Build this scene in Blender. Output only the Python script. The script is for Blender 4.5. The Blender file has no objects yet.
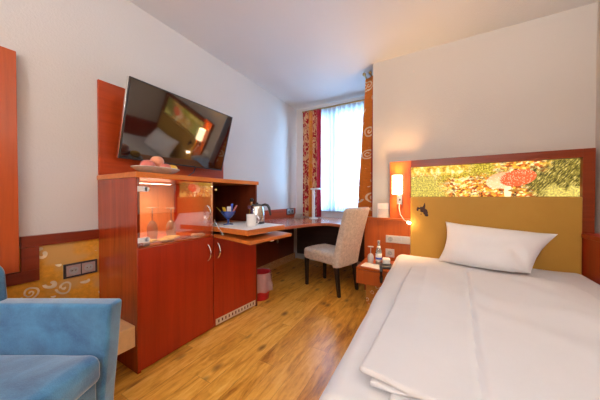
import bpy, bmesh, math, random
from mathutils import Vector, Matrix, noise
PI = math.pi
random.seed(7)
SC = bpy.context.scene
COL = SC.collection

# ---------------------------------------------------------------- camera, world, lights, exposure
cam_d = bpy.data.cameras.new('camera'); cam = bpy.data.objects.new('camera', cam_d); COL.objects.link(cam)
cam.location = (0, 0, 1.1)
cam.rotation_euler = (math.radians(90 - 0.741), 0, math.radians(29.26))
cam_d.sensor_width = 36; cam_d.lens = 232 / 600 * 36; cam_d.clip_start = 0.02
SC.camera = cam

w = bpy.data.worlds.new('daylight'); SC.world = w; w.use_nodes = True
bg = w.node_tree.nodes['Background']
bg.inputs['Color'].default_value = (0.50, 0.76, 1.0, 1); bg.inputs['Strength'].default_value = 1.6

def area(name, loc, rot, sx, sy, power, col, spread=PI):
    d = bpy.data.lights.new(name, 'AREA'); d.shape = 'RECTANGLE'; d.size = sx; d.size_y = sy
    d.energy = power; d.color = col; d.spread = spread
    o = bpy.data.objects.new(name, d); COL.objects.link(o); o.location = loc; o.rotation_euler = rot
    return o
def point(name, loc, power, col, r):
    d = bpy.data.lights.new(name, 'POINT'); d.energy = power; d.color = col; d.shadow_soft_size = r
    o = bpy.data.objects.new(name, d); COL.objects.link(o); o.location = loc
    return o
# daylight arriving from outside the window: sky from above, bright ground and facades from below
def aimed(name, loc, target, sx, sy, power, col):
    q = (Vector(target) - Vector(loc)).to_track_quat('-Z', 'Y').to_euler()
    return area(name, loc, q, sx, sy, power, col)
aimed('ground_daylight', (-1.30, 4.75, 0.10), (-1.30, 3.6, 1.9), 1.6, 1.0, 260, (0.33, 0.64, 1.0))
aimed('facade_daylight', (-1.35, 4.6, 1.75), (-1.35, 3.6, 1.75), 2.6, 2.2, 340, (0.33, 0.64, 1.0))
# unseen fill lights added to brighten the room: ceiling washes and a soft point
area('ceiling_fill', (0.25, -2.2, 1.35), (PI, 0, 0), 0.7, 0.7, 68, (0.92, 0.955, 1.0))
area('ceiling_fill_right', (0.98, 0.75, 1.95), (PI, 0, 0), 0.25, 0.4, 17, (0.97, 0.95, 0.92))
point('point_fill', (0.1, -2.3, 1.8), 25, (0.92, 0.955, 1.0), 0.2)

SC.view_settings.view_transform = 'Standard'
SC.view_settings.look = 'None'
SC.view_settings.exposure = 0.72
SC.view_settings.gamma = 1
SC.view_settings.use_curve_mapping = False
try:
    SC.cycles.max_bounces = 10; SC.cycles.diffuse_bounces = 6; SC.cycles.glossy_bounces = 5
    SC.cycles.transparent_max_bounces = 16; SC.cycles.sample_clamp_indirect = 6
    SC.cycles.use_denoising = True
    SC.cycles.caustics_reflective = False; SC.cycles.caustics_refractive = False
except Exception:
    pass

# ---------------------------------------------------------------- node helpers
class NT:
    def __init__(s, name):
        s.m = bpy.data.materials.new(name); s.m.use_nodes = True
        s.t = s.m.node_tree; s.n = s.t.nodes; s.p = s.n['Principled BSDF']; s.out = s.n['Material Output']
    def link(s, a, b): s.t.links.new(a, b)
    def put(s, sock, v):
        if hasattr(v, 'is_output'): s.link(v, sock)
        else: sock.default_value = v
    def coord(s, kind='Object'): return s.n.new('ShaderNodeTexCoord').outputs[kind]
    def mapping(s, v, scale=(1, 1, 1), rot=(0, 0, 0), loc=(0, 0, 0)):
        k = s.n.new('ShaderNodeMapping'); s.link(v, k.inputs['Vector'])
        k.inputs['Scale'].default_value = scale; k.inputs['Rotation'].default_value = rot; k.inputs['Location'].default_value = loc
        return k.outputs[0]
    def noise(s, v, scale=5, detail=4, rough=.5, dist=0):
        k = s.n.new('ShaderNodeTexNoise'); s.link(v, k.inputs['Vector'])
        k.inputs['Scale'].default_value = scale; k.inputs['Detail'].default_value = detail
        k.inputs['Roughness'].default_value = rough; k.inputs['Distortion'].default_value = dist
        return k.outputs
    def voronoi(s, v, scale=5, feature='F1', rnd=1.0):
        k = s.n.new('ShaderNodeTexVoronoi'); s.link(v, k.inputs['Vector']); k.feature = feature
        k.inputs['Scale'].default_value = scale; k.inputs['Randomness'].default_value = rnd
        return k.outputs
    def math(s, op, a, b=0.0, c=0.0):
        k = s.n.new('ShaderNodeMath'); k.operation = op
        s.put(k.inputs[0], a); s.put(k.inputs[1], b); s.put(k.inputs[2], c)
        return k.outputs[0]
    def mix(s, f, a, b):
        k = s.n.new('ShaderNodeMix'); k.data_type = 'RGBA'
        s.put(k.inputs[0], f); s.put(k.inputs[6], a); s.put(k.inputs[7], b)
        return k.outputs[2]
    def ramp(s, f, stops, interp='LINEAR'):
        k = s.n.new('ShaderNodeValToRGB'); s.link(f, k.inputs[0]); k.color_ramp.interpolation = interp
        e = k.color_ramp.elements
        while len(e) < len(stops): e.new(0.5)
        for i, (p, c) in enumerate(stops):
            e[i].position = p; e[i].color = c if len(c) == 4 else (*c, 1)
        return k.outputs[0]
    def sep(s, v):
        k = s.n.new('ShaderNodeSeparateXYZ'); s.link(v, k.inputs[0]); return k.outputs
    def bump(s, h, strength=.2, dist=.01):
        k = s.n.new('ShaderNodeBump'); s.link(h, k.inputs['Height'])
        k.inputs['Strength'].default_value = strength; k.inputs['Distance'].default_value = dist
        s.link(k.outputs[0], s.p.inputs['Normal'])
    def base(s, c, rough=.5, metal=0, coat=0, coat_rough=.1, spec=.5, sheen=0):
        s.put(s.p.inputs['Base Color'], c if hasattr(c, 'is_output') else (*c, 1))
        s.put(s.p.inputs['Roughness'], rough); s.p.inputs['Metallic'].default_value = metal
        s.p.inputs['Coat Weight'].default_value = coat; s.p.inputs['Coat Roughness'].default_value = coat_rough
        s.p.inputs['Specular IOR Level'].default_value = spec; s.p.inputs['Sheen Weight'].default_value = sheen
        return s.m
def lin(r, g, b):
    f = lambda c: (c / 255 / 12.92) if c <= 10 else ((c / 255 + .055) / 1.055) ** 2.4
    return (f(r), f(g), f(b))
def c4(c): return (*c, 1)
M = {}
def plain(key, col, rough=.5, metal=0, coat=0, spec=.5, sheen=0, grain=60, amt=.06):
    t = NT(key); v = t.coord()
    n = t.noise(v, grain, 3)[0]
    d = tuple(x * (1 - amt) for x in col); l = tuple(min(1, x * (1 + amt)) for x in col)
    M[key] = t.base(t.ramp(n, [(.3, d), (.7, l)]), rough, metal, coat, .1, spec, sheen)
    return M[key]
def wood(key, col, axis='z', rough=.32, contrast=.35, scale=1.0, coat=.12):
    t = NT(key); v = t.coord()
    sc = {'x': (1.2, 22, 22), 'y': (22, 1.2, 22), 'z': (22, 22, 1.2)}[axis]
    v2 = t.mapping(v, tuple(q * scale for q in sc))
    n1 = t.noise(v2, 1.0, 5, .6, .6)[0]
    v3 = t.mapping(v, tuple(q * 3.2 * scale for q in sc)); n2 = t.noise(v3, 1.0, 3, .6)[0]
    broad = t.noise(t.mapping(v, tuple(q * .18 * scale for q in sc)), 1.0, 2)[0]
    f = t.math('ADD', t.math('MULTIPLY', n1, .55), t.math('MULTIPLY', n2, .2))
    f = t.math('ADD', f, t.math('MULTIPLY', broad, .3))
    d = tuple(x * (1 - contrast) for x in col); l = tuple(min(1, x * (1 + contrast * .8)) for x in col)
    M[key] = t.base(t.ramp(f, [(.32, d), (.52, col), (.74, l)]), rough, 0, coat, .18, .35)
    return M[key]
CH = (0.345, 0.024, 0.0045)
wood('cherry_z', CH, 'z'); wood('cherry_y', (0.44, 0.055, 0.009), 'y'); wood('cherry_x', (0.34, 0.036, 0.005), 'x')
wood('cherry_side', (0.38, 0.046, 0.009), 'z', rough=.24, contrast=.55, coat=.4)
wood('cherry_head', (0.25, 0.036, 0.006), 'x')
wood('pale_back', (0.78, 0.42, 0.20), 'z')
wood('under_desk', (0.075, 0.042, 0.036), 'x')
wood('cherry_frame', (0.20, 0.026, 0.007), 'y')
wood('cherry_panel', (0.44, 0.075, 0.012), 'z')
wood('cherry_top', (0.60, 0.175, 0.034), 'y', rough=.3)
wood('cherry_light', (0.42, 0.085, 0.012), 'z')
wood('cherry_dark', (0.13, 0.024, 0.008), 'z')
wood('desk_top', (0.52, 0.150, 0.065), 'y', rough=.22, coat=.5)
wood('beech', (0.84, 0.56, 0.28), 'x', contrast=.15)
wood('black_wood', (0.022, 0.012, 0.009), 'z', contrast=.3)
plain('white_plastic', (.78, .77, .74), .35)
plain('pale_grey', (.52, .49, .47), .4)
plain('grille_beige', (.66, .52, .38), .4)
plain('socket_face', (.36, .26, .24), .4)
plain('grey_plastic', (.33, .33, .33), .4)
plain('dark_plastic', (.035, .033, .035), .35)
plain('black', (.012, .012, .012), .3)
plain('chrome', (.78, .77, .75), .16, 1, amt=.01)
plain('steel', (.62, .60, .57), .22, 1, amt=.03)
plain('brass', (.42, .30, .12), .35, 1)
plain('ceramic', (.80, .79, .77), .15, coat=.4, amt=.01)
plain('plate_grey', (.64, .60, .54), .25, coat=.3)
plain('paper', (.82, .80, .78), .7, amt=.02)
plain('paper_print', (.62, .60, .60), .7, amt=.2, grain=140)
plain('yellow_paper', (.85, .60, .13), .6, amt=.35, grain=25)
plain('red_paper', (.55, .06, .04), .5)
plain('red_plastic', (.52, .012, .022), .35)
plain('window_white', (.74, .75, .76), .4)
plain('trim_grey', (.40, .37, .34), .5)
plain('peach', (.80, .30, .16), .5, amt=.35, grain=14, sheen=.3)
plain('peach_red', (.66, .17, .13), .5, amt=.4, grain=12, sheen=.3)
plain('yellow_fruit', (.85, .50, .06), .45, amt=.15, grain=20)
plain('emblem_brown', (.040, .010, .008), .6)
plain('yellow_wrap', (.85, .55, .04), .4); plain('blue_wrap', (.05, .09, .55), .4); plain('pink_wrap', (.75, .28, .28), .4); plain('white_wrap', (.75, .75, .78), .4)
plain('amber_glass', (.42, .20, .05), .1)

def glassy(key, tint, refl=.12, rough=.02, opac=0.0, ior=1.5):
    t = NT(key); t.n.remove(t.p)
    tr = t.n.new('ShaderNodeBsdfTransparent'); tr.inputs[0].default_value = c4(tint)
    gl = t.n.new('ShaderNodeBsdfGlossy'); gl.inputs['Roughness'].default_value = rough; gl.inputs[0].default_value = (1, 1, 1, 1)
    fr = t.n.new('ShaderNodeFresnel'); fr.inputs['IOR'].default_value = ior
    n = t.noise(t.coord(), 3, 1)[0]
    f = t.math('MINIMUM', t.math('ADD', fr.outputs[0], t.math('MULTIPLY', n, refl * 2)), 1.0)
    mx = t.n.new('ShaderNodeMixShader'); t.link(f, mx.inputs[0]); t.link(tr.outputs[0], mx.inputs[1]); t.link(gl.outputs[0], mx.inputs[2])
    if opac:
        df = t.n.new('ShaderNodeBsdfDiffuse'); df.inputs[0].default_value = c4(tint)
        m2 = t.n.new('ShaderNodeMixShader'); m2.inputs[0].default_value = opac
        t.link(mx.outputs[0], m2.inputs[1]); t.link(df.outputs[0], m2.inputs[2]); mx = m2
    t.link(mx.outputs[0], t.out.inputs[0]); M[key] = t.m
glassy('clear_glass', (.97, .96, .95), .08, .06, opac=.34, ior=1.18)
glassy('window_glass', (.97, .98, 1), .01)
glassy('cabinet_glass', (.97, .90, .84), .16)
glassy('blue_glass', (.10, .20, .80), .08, opac=.3)
glassy('bottle_glass', (.80, .88, .86), .05, opac=.25)
glassy('bag_plastic', (.96, .72, .74), .06, .25, opac=.26)

def make_emit(key, col, s):
    t = NT(key); t.base(col, .5)
    n = t.noise(t.coord(), 8, 1)[0]
    t.link(t.ramp(n, [(0, tuple(x * .97 for x in col)), (1, col)]), t.p.inputs['Emission Color'])
    t.p.inputs['Emission Strength'].default_value = s; M[key] = t.m
make_emit('shade_glow', (1.0, .76, .45), 4.5)
make_emit('led_tip', (1.0, .84, .6), 14)
make_emit('led_strip', (1.0, .78, .58), 8)

def wall_mat(key, col):
    t = NT(key); v = t.coord()
    n = t.noise(v, 95, 3, .6)[0]; n2 = t.noise(v, 1.5, 2)[0]
    t.base(t.ramp(n2, [(.3, tuple(x * .97 for x in col)), (.7, col)]), .85, spec=.2)
    t.bump(n, .35, .006); M[key] = t.m
wall_mat('wall_paint', (.66, .635, .61)); wall_mat('wall_warm', (.64, .585, .53)); wall_mat('ceiling_paint', (.72, .70, .68))

def floor_mat():
    t = NT('floor_planks'); v = t.coord(); x, y, z = t.sep(v)
    pw, pl = .125, 1.2
    ix = t.math('FLOOR', t.math('DIVIDE', x, pw))
    off = t.math('MULTIPLY', t.math('FRACT', t.math('MULTIPLY', ix, .377)), pl)
    yy = t.math('DIVIDE', t.math('ADD', y, off), pl); iy = t.math('FLOOR', yy)
    fx = t.math('FRACT', t.math('DIVIDE', x, pw)); fy = t.math('FRACT', yy)
    cmb = t.n.new('ShaderNodeCombineXYZ'); t.link(ix, cmb.inputs[0]); t.link(iy, cmb.inputs[1])
    wn = t.n.new('ShaderNodeTexWhiteNoise'); wn.noise_dimensions = '2D'; t.link(cmb.outputs[0], wn.inputs['Vector'])
    add = t.n.new('ShaderNodeVectorMath'); add.operation = 'MULTIPLY_ADD'
    t.link(wn.outputs['Color'], add.inputs[0]); add.inputs[1].default_value = (7, 7, 7); t.link(v, add.inputs[2])
    g = t.noise(t.mapping(add.outputs[0], (15, 2.6, 1)), 1, 6, .66, 1.2)[0]
    g2 = t.noise(t.mapping(add.outputs[0], (48, 8, 1)), 1, 4, .65)[0]
    f = t.math('ADD', t.math('MULTIPLY', g, .72), t.math('MULTIPLY', g2, .34))
    f = t.math('SUBTRACT', f, .07)
    f = t.math('ADD', f, t.math('MULTIPLY', wn.outputs['Value'], .14))
    col = t.ramp(f, [(.30, (.26, .080, .008)), (.43, (.58, .245, .027)), (.56, (.80, .39, .058)), (.76, (.95, .58, .15))])
    kn = t.voronoi(t.mapping(add.outputs[0], (7.5, 4.0, 1)), 1.0)
    k2 = t.noise(v, 9, 2)[0]
    kd = t.ramp(t.math('ADD', kn[0], t.math('MULTIPLY', k2, .06)), [(.09, (1, 1, 1)), (.27, (0, 0, 0))])
    col = t.mix(t.math('MULTIPLY', kd, .85), col, c4((.13, .045, .014)))
    ex = t.math('LESS_THAN', fx, .018); ey = t.math('LESS_THAN', fy, .002)
    col = t.mix(t.math('MULTIPLY', t.math('MAXIMUM', ex, ey), .45), col, c4((.10, .035, .01)))
    t.base(col, .33, 0, .35, .22); t.bump(f, .05, .004); M['floor'] = t.m
floor_mat()

def swirl_mat(key, ground, swirl, scale, r0, wdt, axes=('y', 'z'), ground2=None, rough=.7, thick=.028, kind='Object', edge=None):
    t = NT(key); v = t.coord(kind); s = t.sep(v); ax = {'x': 0, 'y': 1, 'z': 2}
    cmb = t.n.new('ShaderNodeCombineXYZ'); t.link(s[ax[axes[0]]], cmb.inputs[0]); t.link(s[ax[axes[1]]], cmb.inputs[1])
    p = cmb.outputs[0]
    wob = t.noise(p, scale * .8, 1)
    add = t.n.new('ShaderNodeVectorMath'); add.operation = 'MULTIPLY_ADD'
    t.link(wob[1], add.inputs[0]); add.inputs[1].default_value = (.05, .05, 0); t.link(p, add.inputs[2])
    vo = t.voronoi(add.outputs[0], scale, rnd=.75)
    d = vo[0]
    # angle around the cell centre makes the ring a spiral and opens it
    sub = t.n.new('ShaderNodeVectorMath'); sub.operation = 'SUBTRACT'
    sc = t.n.new('ShaderNodeVectorMath'); sc.operation = 'SCALE'; t.link(add.outputs[0], sc.inputs[0]); sc.inputs['Scale'].default_value = 1.0
    t.link(sc.outputs[0], sub.inputs[0]); t.link(vo['Position'], sub.inputs[1])
    q = t.sep(sub.outputs[0]); ang = t.math('DIVIDE', t.math('ARCTAN2', q[1], q[0]), 2 * PI)
    rr = t.math('ADD', d, t.math('MULTIPLY', ang, .16))
    ring = t.math('LESS_THAN', t.math('ABSOLUTE', t.math('SUBTRACT', rr, r0)), thick)
    ring2 = t.math('LESS_THAN', t.math('ABSOLUTE', t.math('SUBTRACT', rr, r0 * .45)), thick * .8)
    m = t.math('MAXIMUM', ring, ring2)
    gn = t.noise(p, 40, 4, .7)[0]; gl = t.noise(p, 6, 2)[0]
    g = t.ramp(gn, [(.3, tuple(x * .72 for x in ground)), (.7, ground)])
    if ground2: g = t.mix(t.ramp(gl, [(.45, (0, 0, 0)), (.6, (1, 1, 1))]), g, c4(ground2))
    sk = t.mix(t.ramp(t.noise(p, scale * 1.7, 1)[0], [(.4, (0, 0, 0)), (.55, (1, 1, 1))]), c4(swirl), c4(tuple(x * .6 + y * .4 for x, y in zip(swirl, (.35, .30, .22)))))
    c = t.mix(m, g, sk)
    if edge:
        band = t.math('LESS_THAN', t.math('ABSOLUTE', t.math('SUBTRACT', s[0], .185)), .020)
        band = t.math('MAXIMUM', band, t.math('LESS_THAN', s[0], .028))
        c = t.mix(band, c, c4(edge))
    t.base(c, rough, spec=.3); M[key] = t.m
swirl_mat('gold_wallpaper', (.84, .38, .034), (.90, .74, .48), 9.5, .36, .03, ('y', 'z'), (.62, .34, .10), thick=.045)
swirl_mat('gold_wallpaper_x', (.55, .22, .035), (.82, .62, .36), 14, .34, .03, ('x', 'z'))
swirl_mat('skirting_paper', (.62, .34, .15), (.80, .60, .38), 22, .36, .03, ('y', 'z'))
swirl_mat('curtain_orange', (.72, .185, .012), (.84, .60, .38), 6.6, .36, .03, ('x', 'y'), thick=.05, kind='UV', edge=(.36, .010, .012))

def curtain_red():
    t = NT('curtain_red'); v = t.coord(); x, y, z = t.sep(v)
    p = t.mapping(v, (26, 0, 11)); n = t.noise(p, 1.0, 2, .5, 1.6)[0]
    bl = t.math('GREATER_THAN', n, .50)
    red = c4((.42, .012, .022)); beige = c4((.70, .42, .24)); orange = c4((.72, .25, .03))
    a = t.mix(bl, red, beige)                                   # left and right patterned stripes
    u = t.math('DIVIDE', t.math('ADD', x, .16), .32)
    st = t.math('MULTIPLY', t.math('GREATER_THAN', u, .30), t.math('LESS_THAN', u, .52))
    c = t.mix(st, a, t.mix(t.math('MULTIPLY', bl, .25), orange, beige))
    edge = t.math('GREATER_THAN', u, .84); c = t.mix(edge, c, c4((.45, .015, .04)))
    t.base(c, .8, spec=.2, sheen=.2); M['curtain_red'] = t.m
curtain_red()

def sheer_mat():
    t = NT('sheer_curtain'); t.n.remove(t.p)
    df = t.n.new('ShaderNodeBsdfDiffuse'); tl = t.n.new('ShaderNodeBsdfTranslucent'); tr = t.n.new('ShaderNodeBsdfTransparent')
    nz = t.noise(t.mapping(t.coord(), (30, 1, .6)), 1, 2)[0]
    cc = t.ramp(nz, [(.3, (.66, .72, .78)), (.7, (.90, .93, .96))])
    t.link(cc, df.inputs[0]); t.link(cc, tl.inputs[0])
    a = t.n.new('ShaderNodeMixShader'); a.inputs[0].default_value = .72; t.link(df.outputs[0], a.inputs[1]); t.link(tl.outputs[0], a.inputs[2])
    b = t.n.new('ShaderNodeMixShader'); b.inputs[0].default_value = .14; t.link(a.outputs[0], b.inputs[1]); t.link(tr.outputs[0], b.inputs[2])
    t.link(b.outputs[0], t.out.inputs[0]); M['sheer'] = t.m
sheer_mat()

def fabric(key, col, col2, scale=9, rough=.9, sheen=.4, weave=260, bump=.25):
    t = NT(key); v = t.coord()
    n = t.noise(v, scale, 5, .65, .4)[0]; wv = t.noise(v, weave, 2)[0]
    f = t.math('ADD', t.math('MULTIPLY', n, .75), t.math('MULTIPLY', wv, .25))
    t.base(t.ramp(f, [(.36, col2), (.62, col)]), rough, spec=.2, sheen=sheen)
    t.bump(wv, bump, .003); M[key] = t.m
fabric('blue_velvet', (.085, .31, .53), (.018, .12, .28), 6, .75, .9)
fabric('beige_weave', (.72, .59, .48), (.48, .38, .30), 38, .9, .3, 180, .6)
fabric('bed_linen', (.70, .69, .695), (.67, .66, .66), 3, .85, .25, 300, .08)
fabric('pillow_linen_lit', (.88, .865, .86), (.85, .835, .83), 3, .85, .25, 300, .08)  # brighter copy of the bed linen, lamp light put into its colour
fabric('yellow_vinyl', (.56, .300, .052), (.52, .275, .046), 2.5, .5, .1, 320, .1)

def screen_mat():
    t = NT('tv_screen'); n = t.noise(t.coord(), 2, 1)[0]
    t.base(t.ramp(n, [(.3, (.008, .007, .006)), (.7, (.012, .010, .009))]), .05, 0, spec=.7)
    t.p.inputs['IOR'].default_value = 2.2; M['screen'] = t.m
screen_mat()

def picture_mat():
    # lit photograph of an autumn forest floor with a red spotted toadstool
    t = NT('forest_picture'); v = t.coord(); X, Y, Z = t.sep(v)
    u = t.math('DIVIDE', X, 1.245); q = t.math('DIVIDE', Z, .30)
    big = t.noise(v, 5, 2)[0]; leaf = t.voronoi(t.mapping(v, (1, 1, 1.5)), 46); leaf2 = t.voronoi(t.mapping(v, (1, 1, 1.3), (0, .6, 0)), 60)
    fine = t.noise(v, 70, 4, .7)[0]; mid = t.noise(v, 22, 3, .7)[0]
    lc = t.sep(leaf['Color'])[0]
    leaves = t.ramp(lc, [(0, (.18, .035, .006)), (.2, (.62, .12, .012)), (.42, (.85, .30, .02)), (.62, (.92, .52, .06)), (.85, (1, .85, .42)), (1, (.30, .07, .01))])
    leaves = t.mix(t.ramp(mid, [(.52, (0, 0, 0)), (.66, (1, 1, 1))]), leaves, c4((.055, .016, .004)))
    moss = t.ramp(fine, [(.36, (.07, .045, .003)), (.5, (.38, .27, .013)), (.66, (.92, .68, .10))])
    sky = t.ramp(mid, [(.35, (.30, .13, .012)), (.5, (.80, .44, .04)), (.65, (1, .80, .36))])
    twig_n = t.noise(t.mapping(t.mapping(v, (1, 1, 1), (0, .95, 0)), (26, 1, 110)), 1, 3, .7)[0]
    twigs = t.ramp(twig_n, [(.42, (.040, .028, .004)), (.55, (.26, .19, .025)), (.68, (.88, .66, .22))])
    wob = t.math('MULTIPLY', t.math('SUBTRACT', big, .5), .5)
    uu = t.math('ADD', u, t.math('MULTIPLY', wob, .35)); qq = t.math('ADD', q, wob)
    def step(x, a, b):
        mr = t.n.new('ShaderNodeMapRange'); t.put(mr.inputs[0], x); mr.inputs[1].default_value = a; mr.inputs[2].default_value = b
        mr.interpolation_type = 'SMOOTHSTEP'; return mr.outputs[0]
    c = leaves
    edge = t.math('SUBTRACT', t.noise(v, 16, 3, .7)[0], .5)
    ue = t.math('ADD', u, t.math('MULTIPLY', edge, .16)); qe = t.math('ADD', q, t.math('MULTIPLY', edge, .7))
    # pale mossy slope at the far left and a green hump running to the middle
    def band(x, a, b, f): return t.math('MULTIPLY', step(x, a - f, a + f), step(x, b + f, b - f))
    hump = t.math('MULTIPLY', step(qe, .42, .56), band(ue, .20, .66, .05)); c = t.mix(hump, c, moss)
    slope = t.math('MULTIPLY', step(t.math('ADD', ue, t.math('MULTIPLY', qe, .12)), .34, .22), step(qe, .78, .66)); c = t.mix(slope, c, t.mix(.12, moss, c4((1, .85, .35))))
    litter = t.math('MULTIPLY', step(qe, .70, .58), band(ue, .27, .64, .05)); c = t.mix(t.math('MULTIPLY', litter, .9), c, leaves)
    top = t.math('MULTIPLY', step(qe, .72, .82), step(ue, .46, .34)); c = t.mix(top, c, sky)
    tw = step(t.math('ADD', ue, t.math('MULTIPLY', qe, .10)), .74, .80); c = t.mix(tw, c, twigs)
    tr = t.math('MULTIPLY', step(qe, .72, .86), band(ue, .56, .84, .04)); c = t.mix(tr, c, leaves)
    lowr = t.math('MULTIPLY', step(ue, .80, .86), step(qe, .34, .2)); c = t.mix(lowr, c, t.mix(.25, moss, c4((1, .80, .3))))
    def ell(cx, cz, rx, rz, ang=0.0):
        dx = t.math('SUBTRACT', X, cx); dz = t.math('SUBTRACT', Z, cz)
        ca, sa = math.cos(ang), math.sin(ang)
        a = t.math('ADD', t.math('MULTIPLY', dx, ca / rx), t.math('MULTIPLY', dz, sa / rx))
        b = t.math('ADD', t.math('MULTIPLY', dx, -sa / rz), t.math('MULTIPLY', dz, ca / rz))
        return t.math('ADD', t.math('MULTIPLY', a, a), t.math('MULTIPLY', b, b)), b
    dots = t.voronoi(t.mapping(v, (1, 1, 1.2)), 85)[0]
    dotm = t.math('LESS_THAN', dots, .27)
    # stem, pale part of cap behind, then the red cap
    for cx, cz, rx, rz, col in ((.795, .045, .026, .080, (1, .80, .40)), (.845, .055, .050, .012, (.35, .14, .02))):
        e, _ = ell(cx, cz, rx, rz); c = t.mix(step(e, 1.1, .8), c, c4(col))
    e, b = ell(.755, .150, .120, .072, .25); capm = step(e, 1.08, .92)
    pale = t.ramp(b, [(0, (.93, .52, .26)), (1, (.90, .30, .14))]); pale = t.mix(t.math('MULTIPLY', dotm, .7), pale, c4((1, .85, .66)))
    c = t.mix(t.math('MULTIPLY', capm, .9), c, pale)
    e, b = ell(.862, .168, .125, .072, .20); capm = step(e, 1.06, .94)
    red = t.mix(dotm, c4((.80, .10, .025)), c4((1, .66, .40)))
    c = t.mix(capm, c, red)
    t.base((.02, .02, .02), .4, spec=.1)
    t.link(c, t.p.inputs['Emission Color']); t.p.inputs['Emission Strength'].default_value = 1.0
    M['picture'] = t.m
picture_mat()

# ---------------------------------------------------------------- mesh helpers
class MB:
    """collects shapes in one bmesh; build() links ONE mesh object"""
    def __init__(s): s.b = bmesh.new()
    def box(s, x0, x1, y0, y1, z0, z1, mat=None):
        vs = [s.b.verts.new(p) for p in ((x0, y0, z0), (x1, y0, z0), (x1, y1, z0), (x0, y1, z0), (x0, y0, z1), (x1, y0, z1), (x1, y1, z1), (x0, y1, z1))]
        if mat is not None:
            for v in vs: v.co = mat @ v.co
        for f in ((3, 2, 1, 0), (4, 5, 6, 7), (0, 1, 5, 4), (1, 2, 6, 5), (2, 3, 7, 6), (3, 0, 4, 7)): s.b.faces.new([vs[i] for i in f])
        return s
    def prism(s, pts, z0, z1, mat=None):
        lo = [s.b.verts.new((x, y, z0)) for x, y in pts]; hi = [s.b.verts.new((x, y, z1)) for x, y in pts]
        if mat is not None:
            for v in lo + hi: v.co = mat @ v.co
        s.b.faces.new(list(reversed(lo))); s.b.faces.new(hi); n = len(pts)
        for i in range(n): s.b.faces.new((lo[i], lo[(i + 1) % n], hi[(i + 1) % n], hi[i]))
        return s
    def lathe(s, prof, n=28, c=(0, 0, 0), mat=None, cap=True):
        rings = []
        for r, z in prof:
            rings.append([s.b.verts.new((c[0] + r * math.cos(2 * PI * i / n), c[1] + r * math.sin(2 * PI * i / n), c[2] + z)) for i in range(n)])
        if mat is not None:
            for R in rings:
                for v in R: v.co = mat @ v.co
        for a, b in zip(rings, rings[1:]):
            for i in range(n): s.b.faces.new((a[i], a[(i + 1) % n], b[(i + 1) % n], b[i]))
        if cap:
            s.b.faces.new(list(reversed(rings[0]))); s.b.faces.new(rings[-1])
        return s
    def tube(s, pts, r, n=10, cap=True):
        pts = [Vector(p) for p in pts]; rings = []; up = Vector((0, 0, 1))
        for i, p in enumerate(pts):
            d = (pts[min(i + 1, len(pts) - 1)] - pts[max(i - 1, 0)]).normalized()
            a = d.cross(up)
            if a.length < .05: a = d.cross(Vector((1, 0, 0)))
            a.normalize(); b = d.cross(a); rad = r[i] if isinstance(r, (list, tuple)) else r
            rings.append([s.b.verts.new(p + (a * math.cos(2 * PI * k / n) + b * math.sin(2 * PI * k / n)) * rad) for k in range(n)])
        for q, e in zip(rings, rings[1:]):
            for k in range(n): s.b.faces.new((q[k], q[(k + 1) % n], e[(k + 1) % n], e[k]))
        if cap: s.b.faces.new(list(reversed(rings[0]))); s.b.faces.new(rings[-1])
        return s
    def rbox(s, mn, mx, r, seg=4, div=10, disp=None):
        """rounded box on a grid, optional displacement(p, n) -> Vector"""
        if not isinstance(r, (tuple, list)): r = (r, r, r)
        vals = []
        for a in range(3):
            L = mx[a] - mn[a]; rr = min(r[a], L / 2 * .999)
            t = [mn[a] + rr * (1 - math.cos(PI / 2 * k / seg)) * 1 for k in range(seg)]
            t = [mn[a] + rr * k / seg for k in range(seg)]
            d = div if isinstance(div, int) else div[a]
            t += [mn[a] + rr + (L - 2 * rr) * k / d for k in range(d + 1)] + [mx[a] - rr + rr * k / seg for k in range(1, seg + 1)]
            vals.append(t)
        cache = {}
        def vert(p):
            key = tuple(round(c, 6) for c in p)
            if key in cache: return cache[key]
            q = Vector(p); rv = [min(r[a], (mx[a] - mn[a]) / 2 * .999) for a in range(3)]
            inner = Vector([min(max(q[a], mn[a] + rv[a]), mx[a] - rv[a]) for a in range(3)])
            d = Vector([(q[a] - inner[a]) / rv[a] for a in range(3)])
            # cube to sphere
            mxc = max(abs(c) for c in d)
            nrm = Vector((0, 0, 1))
            if mxc > 1e-6:
                dn = Vector([math.tan(c * PI / 4) for c in d]) if True else d
                dn.normalize(); nrm = dn
                q = inner + Vector([dn[a] * rv[a] for a in range(3)])
            if disp: q = q + disp(q, nrm)
            cache[key] = s.b.verts.new(q); return cache[key]
        for a in range(3):
            b, c = (a + 1) % 3, (a + 2) % 3
            for side in (0, 1):
                fx = mx[a] if side else mn[a]
                for i in range(len(vals[b]) - 1):
                    for j in range(len(vals[c]) - 1):
                        quad = []
                        for bi, ci in ((i, j), (i + 1, j), (i + 1, j + 1), (i, j + 1)):
                            p = [0, 0, 0]; p[a] = fx; p[b] = vals[b][bi]; p[c] = vals[c][ci]; quad.append(vert(p))
                        if not side: quad.reverse()
                        if len(set(quad)) == 4:
                            try: s.b.faces.new(quad)
                            except ValueError: pass
        return s
    def grid(s, fn, nu, nv, uv=None):
        vs = [[s.b.verts.new(fn(i / nu, j / nv)) for j in range(nv + 1)] for i in range(nu + 1)]
        for i in range(nu):
            for j in range(nv):
                f = s.b.faces.new((vs[i][j], vs[i + 1][j], vs[i + 1][j + 1], vs[i][j + 1]))
                if uv:
                    L = s.b.loops.layers.uv.verify()
                    for lp, (a, c) in zip(f.loops, ((i, j), (i + 1, j), (i + 1, j + 1), (i, j + 1))): lp[L].uv = (a / nu * uv[0], (1 - c / nv) * uv[1])
        return s
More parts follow.
